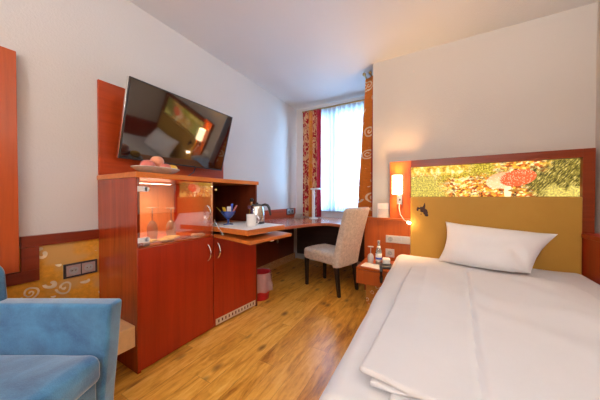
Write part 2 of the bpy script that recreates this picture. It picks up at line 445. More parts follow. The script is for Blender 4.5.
    def sphere(s, c, r, n=20, sq=(1, 1, 1)):
        prof = [(math.sin(PI * k / n) * r + 1e-5, -math.cos(PI * k / n) * r) for k in range(n + 1)]
        return s.lathe(prof, n * 2, (0, 0, 0), Matrix.Translation(c) @ Matrix.Diagonal((*sq, 1)))
    def build(s, name, mat, parent=None, bevel=0.0, smooth=True, seg=2, solid=0.0):
        bmesh.ops.recalc_face_normals(s.b, faces=s.b.faces)
        me = bpy.data.meshes.new(name); s.b.to_mesh(me); s.b.free()
        o = bpy.data.objects.new(name, me); COL.objects.link(o)
        me.materials.append(M[mat] if isinstance(mat, str) else mat)
        if smooth:
            me.polygons.foreach_set('use_smooth', [True] * len(me.polygons))
            try: me.set_sharp_from_angle(angle=math.radians(35))
            except Exception: pass
        if solid:
            md = o.modifiers.new('solid', 'SOLIDIFY'); md.thickness = solid; md.offset = 0
        if bevel:
            md = o.modifiers.new('bevel', 'BEVEL'); md.width = bevel; md.segments = seg; md.limit_method = 'ANGLE'; md.angle_limit = math.radians(40)
            md.harden_normals = False
        if parent: o.parent = parent
        return o
def bx(name, mat, x0, x1, y0, y1, z0, z1, parent=None, bevel=.002, M4=None):
    return MB().box(x0, x1, y0, y1, z0, z1, M4).build(name, mat, parent, bevel)
def thing(name, label, cat, loc=(0, 0, 0), rz=0, group=None):
    o = bpy.data.objects.new(name, None); COL.objects.link(o); o.empty_display_size = .05
    o.location = loc; o.rotation_euler = (0, 0, rz); tag(o, label, cat, group); return o
def tag(o, label, cat, group=None):
    o['label'] = label; o['category'] = cat
    if group: o['group'] = group
    return o
def struct(o): o['kind'] = 'structure'; return o
def moved(o, loc, rz=0): o.location = loc; o.rotation_euler = (0, 0, rz); return o

# ---------------------------------------------------------------- room
XL, XR, YB, YF, ZC = -2.10, 1.16, 2.80, -3.30, 2.66   # left, right, headboard wall, wall behind viewer, ceiling
NX, NY = -0.59, 3.62                                    # window nook: its right side and its window wall
T = .12
struct(bx('floor', 'floor', XL - T, XR + T, YF - T, NY + T, -.08, 0, bevel=0))
struct(bx('ceiling', 'ceiling_paint', XL - T, XR + T, YF - T, NY + T, ZC, ZC + .1, bevel=0))
struct(bx('wall_left', 'wall_paint', XL - T, XL, YF - T, NY + T, 0, ZC, bevel=0))
struct(bx('wall_right', 'wall_warm', XR, XR + T, YF - T, YB + T, 0, ZC, bevel=0))
struct(bx('wall_back', 'wall_warm', NX, XR, YB, NY + T, 0, ZC, bevel=0))
struct(bx('wall_front', 'wall_warm', XL, XR, YF - T, YF, 0, ZC, bevel=0))
WX0, WX1, WZ0, WZ1 = -1.93, -.72, .865, 2.47
m = MB().box(XL, WX0, NY, NY + T, 0, ZC).box(WX1, NX, NY, NY + T, 0, ZC).box(WX0, WX1, NY, NY + T, 0, WZ0).box(WX0, WX1, NY, NY + T, WZ1, ZC)
struct(m.build('wall_window', 'wall_paint'))
m = MB(); f = .055; y0, y1 = NY + .03, NY + .09
for a, b in ((WX0, WX0 + f), (-1.47, -1.36), (WX1 - f, WX1)): m.box(a, b, y0, y1, WZ0, WZ1)
m.box(WX0, WX1, y0, y1, WZ0, WZ0 + f); m.box(WX0, WX1, y0, y1, WZ1 - f, WZ1)
wf = struct(m.build('window_1', 'window_white'))
bx('pane', 'window_glass', WX0 + f, WX1 - f, NY + .055, NY + .062, WZ0 + f, WZ1 - f, wf, 0)
struct(bx('trim_1', 'trim_grey', WX0, WX1, NY - .03, NY + .03, WZ0 - .012, WZ0, bevel=.003))
# skirting board under the window and along the bed wall
struct(bx('baseboard_window', 'trim_grey', XL, NX, NY - .014, NY, 0, .09))
# dark timber panel and patterned skirting on the wall below the desk
struct(bx('trim_2', 'cherry_dark', XL, XL + .014, 1.0, 3.50, .115, .758))
struct(bx('baseboard_left', 'skirting_paper', XL, XL + .012, .9, 3.55, 0, .113))
struct(bx('trim_6', 'under_desk', XL + .02, NX - .002, NY - .02, NY - .015, .092, .70, bevel=0))  # added sheet, darkens the window wall below the desk
# timber dado along the bed side
struct(MB().box(XR - .085, XR, -.9, YB - .02, 0, .80).box(XR - .10, XR, -.9, YB - .02, .775, .81).build('trim_3', 'cherry_z', None, .003))
# dado behind the nightstand (from nook corner to headboard)
struct(MB().box(-.672, -.185, YB - .04, YB, 0, .845).box(-.672, -.185, YB - .055, YB, .838, .864).box(-.672, -.59, YB, YB + .10, 0, .864).build('trim_4', 'cherry_light', None, .002))

# ---------------------------------------------------------------- left wall: panel, rails, gold wallpaper, sockets
p = thing('wall_panel', 'tall reddish wooden panel in a darker frame, on the wall above the blue armchair', 'wall panel', (XL, 0, 0))
bx('panel', 'cherry_panel', 0, .05, -.55, .370, .672, 1.925, p, .002)
MB().box(0, .032, -.55, .452, .595, .664).box(0, .032, .379, .452, .664, .80).build('frame', 'cherry_frame', p, .002)
bx('dado_rail', 'cherry_frame', XL, XL + .03, .380, .748, .802, .868)
tag(bpy.data.objects['dado_rail'], 'short horizontal wooden rail between the wall panel and the cabinet, above the gold wallpaper', 'rail')
struct(bx('trim_5', 'gold_wallpaper', XL, XL + .012, -.6, .749, 0.0, .80, bevel=0))

def socket_plate(name, label, loc, rz, n, w=.080, h=.082, body='grey_plastic', face='white_plastic', recess='dark_plastic', switches=()):
    s = thing(name, label, 'electrical outlet', loc, rz)      # plate faces local +x
    bx('frame', body, 0, .010, -n * w / 2 - .010, n * w / 2 + .010, -h / 2 - .010, h / 2 + .010, s, .002)
    for k in range(n):
        yc = (k - (n - 1) / 2) * w
        f = bx('switch' if k in switches else 'socket', face, .008, .0135, yc - w / 2 + .003, yc + w / 2 - .003, -h / 2 + .002, h / 2 - .002, s, .001)
        if k in switches: continue
        MB().lathe([(.024, 0), (.024, .002)], 20, mat=Matrix.Translation((.0125, yc, 0)) @ Matrix.Rotation(PI / 2, 4, 'Y')).build('recess', recess, f)
        MB().tube([(.0145, yc - .009, 0), (.0155, yc - .009, 0)], .003, 6).tube([(.0145, yc + .009, 0), (.0155, yc + .009, 0)], .003, 6).build('contact_holes', 'chrome', f)
    return s
socket_plate('wall_outlet', 'double outlet in a dark frame on the gold swirl wallpaper', (XL + .012, .648, .610), 0, 2, .078, .074, 'dark_plastic', 'socket_face', 'grey_plastic')

# ---------------------------------------------------------------- backing board + TV
tag(bx('backing_board', 'cherry_y', XL + .001, XL + .022, .752, 1.905, 1.258, 1.945), 'reddish wooden board on the wall behind the television', 'wall board')
tv = thing('television', 'black flat screen television tilted forward on the wall above the cabinet', 'television', (-1.985, 1.313, 1.385))
tilt = Matrix.Rotation(math.atan2(.165, .55), 4, 'Y')
W2, Ht = .480, .578
MB().box(-.028, .0, -W2, W2, 0, Ht, tilt).build('housing', 'black', tv, .004)
MB().box(.0, .004, -W2, W2, 0, .012, tilt).box(.0, .004, -W2, W2, Ht - .009, Ht, tilt).box(.0, .004, -W2, -W2 + .009, 0, Ht, tilt).box(.0, .004, W2 - .009, W2, 0, Ht, tilt).build('bezel', 'dark_plastic', tv, .001)
MB().box(-.001, .0015, -W2 + .009, W2 - .009, .012, Ht - .009, tilt).build('screen', 'screen', tv, 0)
MB().box(-.0275, -.004, -W2 - .003, -W2 + .001, .002, Ht - .002, tilt).build('side_trim', 'chrome', tv, .001)
MB().box(-.090, -.020, -.12, .12, .18, .40).box(-.02, .05, -.05, .05, .25, .33).build('wall_bracket', 'dark_plastic', tv, .002)
MB().tube([(-.075, .25, .10), (-.06, .18, -.04), (-.0, .05, -.108), (.05, -.10, -.123), (.03, -.16, -.126), (-.02, -.22, -.10), (-.06, -.26, .02)], .005, 8).build('cable', 'black', tv)

# ---------------------------------------------------------------- tall cabinet with bar
cab = thing('cabinet', 'tall cherry wood bar cabinet with glass door, open fold-down flap and vent grille', 'cabinet', (-1.57, .750, 0))
D = XL + 1.57 + .002            # back of the cabinet in local x (towards the wall)
L1 = .577                       # length of the straight left unit
A6 = math.radians(6); L2 = .502
du = Vector((math.sin(A6), math.cos(A6), 0)); do = Vector((math.cos(A6), -math.sin(A6), 0))
RM = Matrix.Translation((0, L1, 0)) @ Matrix(((do.x, du.x, 0, 0), (do.y, du.y, 0, 0), (0, 0, 1, 0), (0, 0, 0, 1)))   # local (out, along, up)
e2 = Vector((0, L1, 0)) + du * L2
ZT = 1.222
bx('side_panel', 'cherry_side', D, -.001, 0, .020, 0, ZT, cab, .0015)
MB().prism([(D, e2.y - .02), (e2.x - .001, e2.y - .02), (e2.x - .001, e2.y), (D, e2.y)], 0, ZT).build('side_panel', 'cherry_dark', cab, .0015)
bx('divider', 'cherry_z', D + .012, -.012, L1 - .012, L1 + .008, .76, ZT, cab, .001)
tp = [(D, -.006), (.012, -.006), (.012, L1)] ; q = Vector((0, L1, 0)) + do * .012 + du * (L2 + .012); tp += [(q.x, q.y), (D, q.y)]
MB().prism(tp, ZT, 1.256).build('top_panel', 'cherry_top', cab, .003)
bx('back_panel', 'pale_back', D, D + .012, .02, L1, .76, ZT, cab, 0)
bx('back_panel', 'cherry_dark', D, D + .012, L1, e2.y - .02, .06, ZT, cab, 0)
MB().prism([(D + .012, .02), (-.02, .02), (-.02, L1), (D + .012, L1)], .760, .782).build('shelf', 'cherry_top', cab, .001)
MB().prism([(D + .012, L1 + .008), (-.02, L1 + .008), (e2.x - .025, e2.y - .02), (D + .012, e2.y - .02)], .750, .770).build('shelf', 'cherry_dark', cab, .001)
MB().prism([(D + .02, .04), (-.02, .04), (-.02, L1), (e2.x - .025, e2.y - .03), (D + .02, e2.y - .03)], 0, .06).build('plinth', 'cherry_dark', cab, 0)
d1 = bx('door', 'cherry_z', -.018, .0, .004, L1 - .003, .012, .774, cab, .0015)
MB().box(-.018, 0, .004, L2 - .016, .012, .760, RM).build('door', 'cherry_z', cab, .0015)
d2 = [c for c in cab.children if c.name.startswith('door')][-1]
MB().box(-.02, -.001, L2 - .016, L2, 0, .76, RM).build('edge_strip', 'cherry_dark', cab, .001)
def handle(par, y, z0, z1, mat=None):
    pts = []
    for k in range(9):
        t = k / 8; pts.append(Vector((.002 + .034 * math.sin(PI * t) ** .7, y, z0 + (z1 - z0) * t)))
    if mat is not None: pts = [mat @ q for q in pts]
    return MB().tube(pts, .0058, 10).build('handle', 'chrome', par)
handle(d1, L1 - .055, .585, .715)
handle(d2, .040, .585, .715, RM)
gd = bx('glass_door', 'cabinet_glass', -.007, .0, .006, L1 - .006, .785, 1.214, cab, 0)
handle(gd, L1 - .055, .915, 1.03)
for z in (.83, 1.150):
    MB().box(-.002, .006, .006, .060, z - .016, z + .016).lathe([(.016, 0), (.016, .008)], 16, mat=Matrix.Translation((-.002, .060, z)) @ Matrix.Rotation(PI / 2, 4, 'Y')).build('hinge', 'white_plastic', gd, .001)
bx('lamp_strip', 'led_strip', -.30, -.275, .09, .39, 1.199, 1.203, cab, .002)
d = bpy.data.lights.new('cabinet_lamp', 'AREA'); d.shape = 'RECTANGLE'; d.size = .022; d.size_y = .28; d.energy = 1.8; d.color = (1, .70, .44)
o = bpy.data.objects.new('cabinet_lamp', d); COL.objects.link(o); o.location = (-1.8575, .990, 1.1985)
# fold-down flap (hinged at the bottom of the opening), sliding tray, stay
FL = RM @ Matrix.Translation((.0, .0, .790)) @ Matrix.Rotation(math.radians(2.0), 4, 'Y')
fl = MB().box(0, .44, .004, .50, -.024, 0, FL).build('flap', 'cherry_top', cab, .002)
MB().box(.36, .43, .235, .275, -.036, -.024, FL).build('catch', 'chrome', fl, .003)
MB().box(-.36, .40, .014, .452, .812, .852, RM).build('sliding_tray', 'cherry_top', cab, .002)
ST = lambda a, b, c: RM @ Vector((a, b, c))
MB().tube([ST(.0, .010, .905), ST(.12, .010, .79)], .0032, 8).lathe([(.006, -.003), (.006, .003)], 14, mat=Matrix.Translation(ST(.0, .010, .905)) @ Matrix.Rotation(PI / 2, 4, 'X')).build('stay', 'chrome', cab)
MB().lathe([(.009, 0), (.009, .018)], 14, mat=Matrix.Translation(ST(0, .014, 1.16)) @ Matrix.Rotation(PI / 2, 4, 'Y')).build('door_bumper', 'chrome', cab)
vg = MB()
g0, g1, z0, z1 = .020, L2 - .030, .018, .070
vg.box(0, .003, g0, g1, z0, z0 + .014, RM).box(0, .003, g0, g1, z1 - .012, z1, RM)
n = 12
for k in range(n + 1):
    yk = g0 + (g1 - g0 - .021) * k / n; vg.box(0, .003, yk, yk + .021, z0 + .010, z1 - .010, RM)
gr = vg.build('vent_grille', 'grille_beige', cab, 0)
MB().box(.0003, .0010, g0 + .004, g1 - .004, z0 + .004, z1 - .004, RM).build('grille_slots', 'cherry_dark', gr, 0)
tag(bx('low_shelf', 'beech', XL + .014, -1.592, .605, .748, .170, .300, bevel=.003), 'pale wooden box shelf between the armchair and the left side of the cabinet', 'shelf')

# things inside the glass compartment
def wine_glass(name, label, loc, flip=False, h=.17, group=None, s=1.0):
    g = thing(name, label, 'wine glass', loc, 0, group)
    q = (lambda z: h - z) if flip else (lambda z: z)
    MB().lathe([(.034 * s, q(0)), (.033 * s, q(.003)), (.008, q(.007)), (.0045, q(.014)), (.0045, q(h * .42))], 28).build('stem', 'clear_glass', g)
    prof = [(.0045, h * .42), (.018 * s, h * .45), (.032 * s, h * .56), (.036 * s, h * .72), (.033 * s, h * .88), (.030 * s, h)]
    inn = [(r - .0015, z + .001) for r, z in reversed(prof[1:])]
    MB().lathe([(r, q(z)) for r, z in prof + inn], 28, cap=False).build('bowl', 'clear_glass', g)
    return g
wine_glass('wine_glass', 'left upturned wine glass behind the cabinet glass door', (-1.835, .985, .783), True, .238)
wine_glass('wine_glass', 'right upturned wine glass behind the cabinet glass door', (-1.80, 1.110, .783), True, .230)
for lb, a, b, rz in (('left flat yellow packet beside the white box on the lit cabinet shelf', -.02, -.065, .3), ('middle flat yellow packet on the lit cabinet shelf', .035, .035, -.2), ('right flat yellow packet beside the red sweet bar on the cabinet shelf', -.03, .115, .5)):
    t = thing('snack_packet', lb, 'packet', (-1.70 + a, .955 + b, .783), rz, 'snack packets behind the glass door')
    MB().rbox((-.05, -.045, 0), (.05, .045, .020), (.02, .02, .009), 3, 4).build('wrapper', 'yellow_paper', t)
    MB().box(-.049, .049, -.050, -.044, .007, .011).build('sealed_edge', 'yellow_paper', t, 0)
t = thing('matchbox', 'small white box at the left end of the lit shelf behind glass', 'box', (-1.625, .826, .783), .1)
bx('sleeve', 'paper', -.02, .02, -.022, .022, 0, .022, t); bx('drawer', 'red_paper', -.017, .017, -.0235, .0235, .003, .019, t)
t = thing('sweet_bar', 'red wrapped sweet bar on the shelf behind the glass door', 'sweet', (-1.66, 1.145, .783), .4)
MB().rbox((-.018, -.04, 0), (.018, .04, .016), .006, 2, 3).build('wrapper', 'red_paper', t)
t = thing('white_packet', 'white paper packet at the right end of the shelf behind glass', 'packet', (-1.64, 1.235, .783), -.3)
MB().rbox((-.03, -.05, 0), (.03, .05, .022), (.012, .012, .009), 3, 3).build('wrapper', 'paper', t)

# ---------------------------------------------------------------- fruit bowl on the cabinet
fb = thing('fruit_bowl', 'shallow grey oval bowl of fruit on top of the cabinet', 'bowl', (-1.715, .955, 1.256), .15)
S = Matrix.Diagonal((.80, 1.12, 1.12, 1))
MB().lathe([(.062, 0), (.066, .003), (.085, .010), (.125, .026), (.150, .042), (.148, .045), (.120, .031), (.080, .016), (.03, .012)], 40, mat=S).build('dish', 'plate_grey', fb)
def fruit(name, label, dx, dy, dz, r, mat, sq=(1, 1, .93), stem_=True):
    f = thing(name, label, 'fruit', (-1.715 + dx, .955 + dy, 1.256 + dz))
    b = MB(); N = 18; prof = []
    for k in range(N + 1):
        a = PI * k / N; rr = r * (1 - .16 * math.exp(-((PI - a) / .35) ** 2)); prof.append((math.sin(a) * rr + 1e-5, -math.cos(a) * rr))
    b.lathe(prof, 30, mat=Matrix.Diagonal((*sq, 1)))
    b.build('flesh', mat, f)
    if stem_: MB().tube([(0, 0, r * .72 * sq[2]), (.002, 0, r * .95 * sq[2])], .0025, 6).build('stem', 'black_wood', f)
    return f
fruit('peach', 'dark pink peach at the left end of the fruit bowl', .0, -.062, .062, .046, 'peach_red')
fruit('peach', 'orange peach on top of the pile in the fruit bowl', -.010, .008, .100, .044, 'peach')
fruit('peach', 'pale pink peach at the front of the fruit bowl', .030, .045, .056, .036, 'peach_red')
fruit('lemon', 'yellow lemon at the right end of the fruit bowl', .0, .112, .062, .031, 'yellow_fruit', (1, 1.3, .9), False)

# ---------------------------------------------------------------- things on the sliding tray
def rp(a, b, z): q = RM @ Vector((a, b, z)); return (q.x - 1.57, q.y + .750, z)
ZY = .852
o = MB().prism([(.385, .02), (.385, .445), (-.12, .445), (-.30, .02)], 0, .0025).build('tray_mat', 'paper', None)
o.location = rp(0, 0, ZY); o.rotation_euler.z = -A6 + 0; tag(o, 'white paper mat on the pulled-out tray', 'mat')
kp = rp(.13, .375, ZY + .0025)
k = thing('kettle', 'steel electric kettle with black handle on the pulled-out tray', 'kettle', kp, math.radians(205))
MB().lathe([(.068, 0), (.070, .006), (.070, .02)], 36).build('base', 'dark_plastic', k)
MB().lathe([(.068, .02), (.069, .04), (.066, .09), (.059, .14), (.054, .163), (.050, .168)], 36).prism([(.045, -.018), (.088, 0), (.045, .018)], .135, .166).build('body', 'steel', k)
MB().lathe([(.053, .166), (.050, .174), (.030, .180), (.012, .182), (.011, .192), (.005, .195)], 30).build('lid', 'black', k)
MB().tube([(-.040, 0, .168), (-.075, 0, .176), (-.098, 0, .168), (-.112, 0, .145), (-.120, 0, .11), (-.126, 0, .075)], [.010, .012, .013, .013, .012, .009], 12).build('handle', 'black', k)
bt = rp(.00, .425, ZY + .0025)
t = thing('slim_bottle', 'slim amber bottle with black cap behind the kettle', 'bottle', bt)
MB().lathe([(.022, 0), (.024, .005), (.024, .12), (.014, .15), (.009, .165), (.009, .205)], 24).build('body', 'amber_glass', t)
MB().lathe([(.012, .20), (.016, .206), (.017, .222), (.013, .232), (.004, .235)], 20).build('cap', 'black', t)
def mug(name, label, loc, rz):
    g = thing(name, label, 'mug', loc, rz)
    MB().lathe([(.038, 0), (.041, .003), (.042, .098), (.0415, .100), (.039, .099), (.038, .01), (.005, .006)], 32).build('cup', 'ceramic', g)
    MB().tube([(.040, 0, .076), (.058, 0, .076), (.064, 0, .060), (.062, 0, .036), (.052, 0, .022), (.040, 0, .022)], .005, 10).build('handle', 'ceramic', g)
mug('mug', 'white ceramic mug in front of the kettle', rp(.235, .205, ZY + .0025), math.radians(40))
bv = rp(-.02, .165, ZY + .0025)
t = thing('glass_dish', 'footed cobalt blue glass dish of sachets on the tray', 'dish', bv)
MB().lathe([(.044, 0), (.042, .005), (.012, .012), (.009, .03), (.010, .05), (.030, .062), (.052, .088), (.070, .120), (.068, .121), (.048, .090), (.026, .068), (.006, .058)], 30).build('dish', 'blue_glass', t)
for i, (mm, lb, a, tl, hh) in enumerate([('yellow_wrap', 'yellow sachet leaning left in the blue dish', -2.2, .75, .085), ('blue_wrap', 'blue sachet standing at the centre of the blue dish', .3, .15, .085), ('pink_wrap', 'pink sachet leaning right in the blue dish', 1.15, .55, .085), ('white_wrap', 'white sachet at the front of the blue dish', -.6, .35, .07), ('yellow_wrap', 'gold sachet lying low across the blue dish', -1.6, .35, .065)]):
    s_ = thing('sachet', lb, 'sachet', (bv[0] + .022 * math.cos(a), bv[1] + .022 * math.sin(a), bv[2] + .076))
    mt = Matrix.Rotation(a, 4, 'Z') @ Matrix.Rotation(tl, 4, 'Y')
    b = MB(); b.grid(lambda u, v: mt @ Vector((.004 * math.sin(PI * u) * math.sin(PI * v), -.018 + .036 * u, hh * 1.3 * v)), 6, 8); b.build('wrapper', mm, s_, solid=.003)

# ---------------------------------------------------------------- desk
ZD = .76
def smooth_path(pts, n=6):
    P = [Vector(p) for p in pts]; out = []
    for i in range(len(P) - 1):
        a, b, c, d = P[max(i - 1, 0)], P[i], P[i + 1], P[min(i + 2, len(P) - 1)]
        for k in range(n):
            t = k / n
            out.append(.5 * ((2 * b) + (c - a) * t + (2 * a - 5 * b + 4 * c - d) * t * t + (3 * b - a - 3 * c + d) * t ** 3))
    out.append(P[-1]); return out
edge = smooth_path([(-1.545, 1.822), (-1.50, 2.05), (-1.43, 2.28), (-1.375, 2.48), (-1.33, 2.64), (-1.25, 2.76), (-1.12, 2.80), (-.96, 2.745), (-.80, 2.735), (-.675, 2.735)])
dk = thing('desk', 'curved cherry wood corner desk running under the window', 'desk', (0, 0, 0))
poly = [(p.x, p.y) for p in edge] + [(-.675, 2.80), (-.594, 2.905), (-.594, 3.60), (XL + .016, 3.60), (XL + .016, 1.822)]
MB().prism(poly, ZD - .036, ZD).build('desktop', 'desk_top', dk, .004)
MB().box(XL + .001, XL + .022, 1.83, 3.55, ZD, .905).build('upstand', 'cherry_y', dk, .002)
MB().lathe([(.026, 0), (.026, .006), (.018, .008)], 20, mat=Matrix.Translation((XL + .014, 3.0, .40)) @ Matrix.Rotation(PI / 2, 4, 'Y')).build('cable_grommet', 'trim_grey', dk)
o = socket_plate('desk_outlet', 'double outlet in a grey frame on the wooden upstand behind the desk', (XL + .023, 3.36, .855), 0, 2, .105, .085, 'dark_plastic', 'grey_plastic')

dl = thing('desk_lamp', 'slim white upright desk lamp at the window end of the desk', 'lamp', (-1.605, 3.30, ZD))
MB().lathe([(.070, 0), (.072, .006), (.066, .012), (.01, .014)], 30).build('base', 'white_plastic', dl)
MB().rbox((-.022, -.018, .01), (.022, .018, .46), .010, 3, 3).build('column', 'white_plastic', dl)
MB().rbox((-.035, -.05, .455), (.115, .03, .480), .010, 3, 3).build('head', 'white_plastic', dl)
ph = thing('pen_box', 'small dark grey box beside the foot of the desk lamp', 'box', (-1.83, 3.26, ZD), -.35)
MB().prism([(-.06, 0), (.02, 0), (-.01, .075), (-.04, .075)], -.075, .075, Matrix.Rotation(PI / 2, 4, 'X') @ Matrix.Rotation(PI / 2, 4, 'Y')).build('case', 'trim_grey', ph, .004)
MB().box(-.062, .062, -.018, -.014, .014, .066, Matrix.Translation((0, 0, 0)) @ Matrix.Rotation(-.30, 4, 'X')).build('front_panel', 'dark_plastic', ph, .001)

# ---------------------------------------------------------------- window dressing
YR = 3.47
rd = thing('curtain_rod', 'brass curtain rod across the window above the sheer', 'curtain rod', (0, 0, 0))
MB().tube([(-1.885, YR, 2.535), (-.60, YR, 2.535)], .012, 12).build('rail', 'brass', rd)
MB().sphere((-1.885, YR, 2.535), .016, 10).build('finial', 'brass', rd)
for x in (-1.86, -.80): MB().tube([(x, YR, 2.535), (x, NY, 2.535)], .008, 8).build('bracket', 'brass', rd)
rr2 = thing('return_rod', 'short brass rod with ball ends at the top of the orange curtain', 'curtain rod', (0, 0, 0))
for x in (-.712, -.640):
    MB().tube([(x, 2.890, 2.598), (x, 3.44, 2.598)], .010, 12).build('rail', 'brass', rr2)
    MB().sphere((x, 2.878, 2.600), .021, 10).build('finial', 'brass', rr2)
MB().box(-.725, -.591, 3.36, 3.38, 2.583, 2.613).build('bracket', 'brass', rr2)

def curtain(name, mat, x0, x1, z0, z1, amp, waves, label, cat, flare=0.0, loc=(0, 0, 0), rz=0, n=90, thick=.004):
    def fn(u, v):
        x = x0 + (x1 - x0) * u + flare * v * (u - .5)
        ph = .6 * noise.noise(Vector((u * 3, v * 1.5, 3.1)))
        y = amp * math.sin(2 * PI * waves * u + ph) * (.75 + .25 * v) + .010 * noise.noise(Vector((u * 9, v * 4, 1)))
        return Vector((x, y, z1 + (z0 - z1) * v))
    o = MB().grid(fn, n, 30).build(name, mat, None, solid=thick); o.location = loc; o.rotation_euler.z = rz
    return tag(o, label, cat)
curtain('patterned_curtain', 'curtain_red', -.165, .165, .775, 2.52, .030, 4.5, 'red and gold patterned curtain at the left side of the window', 'curtain', loc=(-1.705, 3.44, 0))
curtain('sheer_curtain', 'sheer', 0, 1.02, .875, 2.525, .032, 13, 'white sheer curtain hanging across the window', 'curtain', loc=(-1.66, 3.50, 0), n=220, thick=0)
def orange(u, v):
    # a gathered stack: front pleat faces the room, folds run back along the rods
    wd = .112 + .105 * v
    x = -wd * (.5 - .5 * math.cos(2 * PI * 3.5 * u + .3 * math.sin(v * 3)))
    x += .006 * noise.noise(Vector((u * 6, v * 5, 2)))
    return Vector((x, .50 * u + .02 * math.sin(PI * 7 * u), 2.585 - 1.81 * v))
o = MB().grid(orange, 130, 26, (1.15, 1.74)).build('swirl_curtain', 'curtain_orange', None, solid=.004); o.location = (-.604, 2.90, 0)
tag(o, 'orange curtain with pale swirls gathered at the right side of the window', 'curtain')

# ---------------------------------------------------------------- chair
ch = thing('desk_chair', 'upholstered beige chair with dark legs pulled up to the desk', 'chair', (-1.052, 2.655, 0), math.atan2(.331, -.943))
# local +x = facing direction, +y = its left
def taper(x, y, z0, z1, w0, w1, lean=0):
    b = MB(); vs = []
    for z, w_, dx in ((z0, w0, lean), (z1, w1, 0)):
        vs += [b.b.verts.new((x + dx + sx * w_, y + sy * w_, z)) for sx, sy in ((-1, -1), (1, -1), (1, 1), (-1, 1))]
    for f in ((3, 2, 1, 0), (4, 5, 6, 7), (0, 1, 5, 4), (1, 2, 6, 5), (2, 3, 7, 6), (3, 0, 4, 7)): b.b.faces.new([vs[i] for i in f])
    return b
for sx, sy in ((.255, .165), (.255, -.165), (-.215, .165), (-.215, -.165)):
    taper(sx, sy, 0, .36, .016, .023, -.045 if sx < 0 else 0).build('leg', 'black_wood', ch, .003)
MB().rbox((-.24, -.205, .335), (.285, .205, .465), (.035, .035, .04), 4, 6, lambda p, n_: Vector((0, 0, .012 * (1 - (p.y / .21) ** 2) if n_.z > .5 else 0))).build('seat', 'beige_weave', ch)
def lean(p, n_):
    z = p.z - .30
    return Vector((-.17 * (z / .68) ** 1.3 + .02 * (p.y / .2) ** 2, -.10 * p.y / .2 * .2 * max(0, z - .3), 0))
MB().rbox((-.275, -.205, .315), (-.195, .205, .985), (.028, .028, .028), 4, (3, 6, 14), lean).build('backrest', 'beige_weave', ch)

# ---------------------------------------------------------------- waste bin
wb = thing('waste_bin', 'red waste bin lined with a clear plastic bag beside the cabinet', 'bin', (-1.605, 1.99, 0))
MB().lathe([(.085, 0), (.088, .004), (.110, .285), (.106, .285), (.084, .01)], 32).build('body', 'red_plastic', wb)
def bag(u, v):
    a = 2 * PI * u; r = .112 + .006 * noise.noise(Vector((math.cos(a) * 3, math.sin(a) * 3, v * 6))) + .022 * max(0, v - .15) + (.008 * math.sin(a * 9) * v)
    if v < .15: r = .104 + .010 * v / .15
    return Vector((r * math.cos(a), r * math.sin(a), .255 + .04 * v / .15 if v < .15 else .295 - .19 * (v - .15) / .85 + .012 * noise.noise(Vector((math.cos(a) * 2, math.sin(a) * 2, 5)))))
MB().grid(bag, 60, 14).build('liner', 'bag_plastic', wb)

# ---------------------------------------------------------------- armchair (bottom left)
ac = thing('armchair', 'blue velvet armchair in the corner beside the cabinet', 'armchair', (-1.455, .075, 0), math.radians(29))
MB().rbox((-.36, -.28, .08), (.305, .28, .27), (.02, .02, .02), 3, 6).build('base', 'blue_velvet', ac)
MB().rbox((-.22, -.281, .255), (.330, .281, .385), (.05, .03, .045), 5, 10, lambda p, n_: Vector((0, 0, .018 * (1 - (p.y / .29) ** 2) if n_.z > .4 else 0)) + n_ * (.004 * noise.noise(p * 9))).build('seat_cushion', 'blue_velvet', ac)
for sy in (1, -1):
    a, b = sorted((sy * .285, sy * .365))
    MB().rbox((-.40, a, .06), (.36, b, .605), (.016, .016, .020), 4, (10, 3, 10), lambda p, n_: n_ * (.003 * noise.noise(p * 7)) + Vector((-.05 * (.605 - p.z) / .55 if p.x > .2 else 0, 0, 0))).build('armrest', 'blue_velvet', ac)
MB().rbox((-.42, -.365, .06), (-.180, .366, .78), (.05, .03, .06), 5, (4, 12, 12), lambda p, n_: n_ * (.006 * noise.noise(p * 5)) + Vector((-.03 * max(0, p.z - .4) / .5, 0, 0))).build('backrest', 'blue_velvet', ac)
for sx in (-.33, .29):
    for sy in (-.31, .31): taper(sx, sy, 0, .085, .016, .022).build('leg', 'black_wood', ac, .002)

# ---------------------------------------------------------------- headboard with lightbox
HX0, HX1, HY = -.180, 1.068, 2.745
hb = thing('headboard', 'cherry framed headboard with a lit forest picture above a mustard panel', 'headboard', (0, 0, 0))
bx('side_board', 'cherry_light', -.392, HX0, HY + .004, YB, .866, 1.488, hb, .002)
bx('post', 'cherry_head', HX1, 1.137, HY - .012, YB, .20, 1.488, hb, .002)
bx('top_rail', 'cherry_head', HX0, HX1, HY - .012, YB, 1.418, 1.488, hb, .002)
bx('reveal', 'cherry_dark', HX0, HX1, YB - .02, YB, 1.09, 1.42, hb, 0)
cu = MB().rbox((HX0, HY - .025, .25), (HX1, HY + .04, 1.102), (.01, .014, .012), 4, (14, 2, 10)).build('cushion_panel', 'yellow_vinyl', hb)
pic = bx('light_box', 'picture', 0, HX1 - HX0 - .004, 0, .012, 0, .312, hb, 0); pic.location = (HX0 + .002, HY + .022, 1.104)
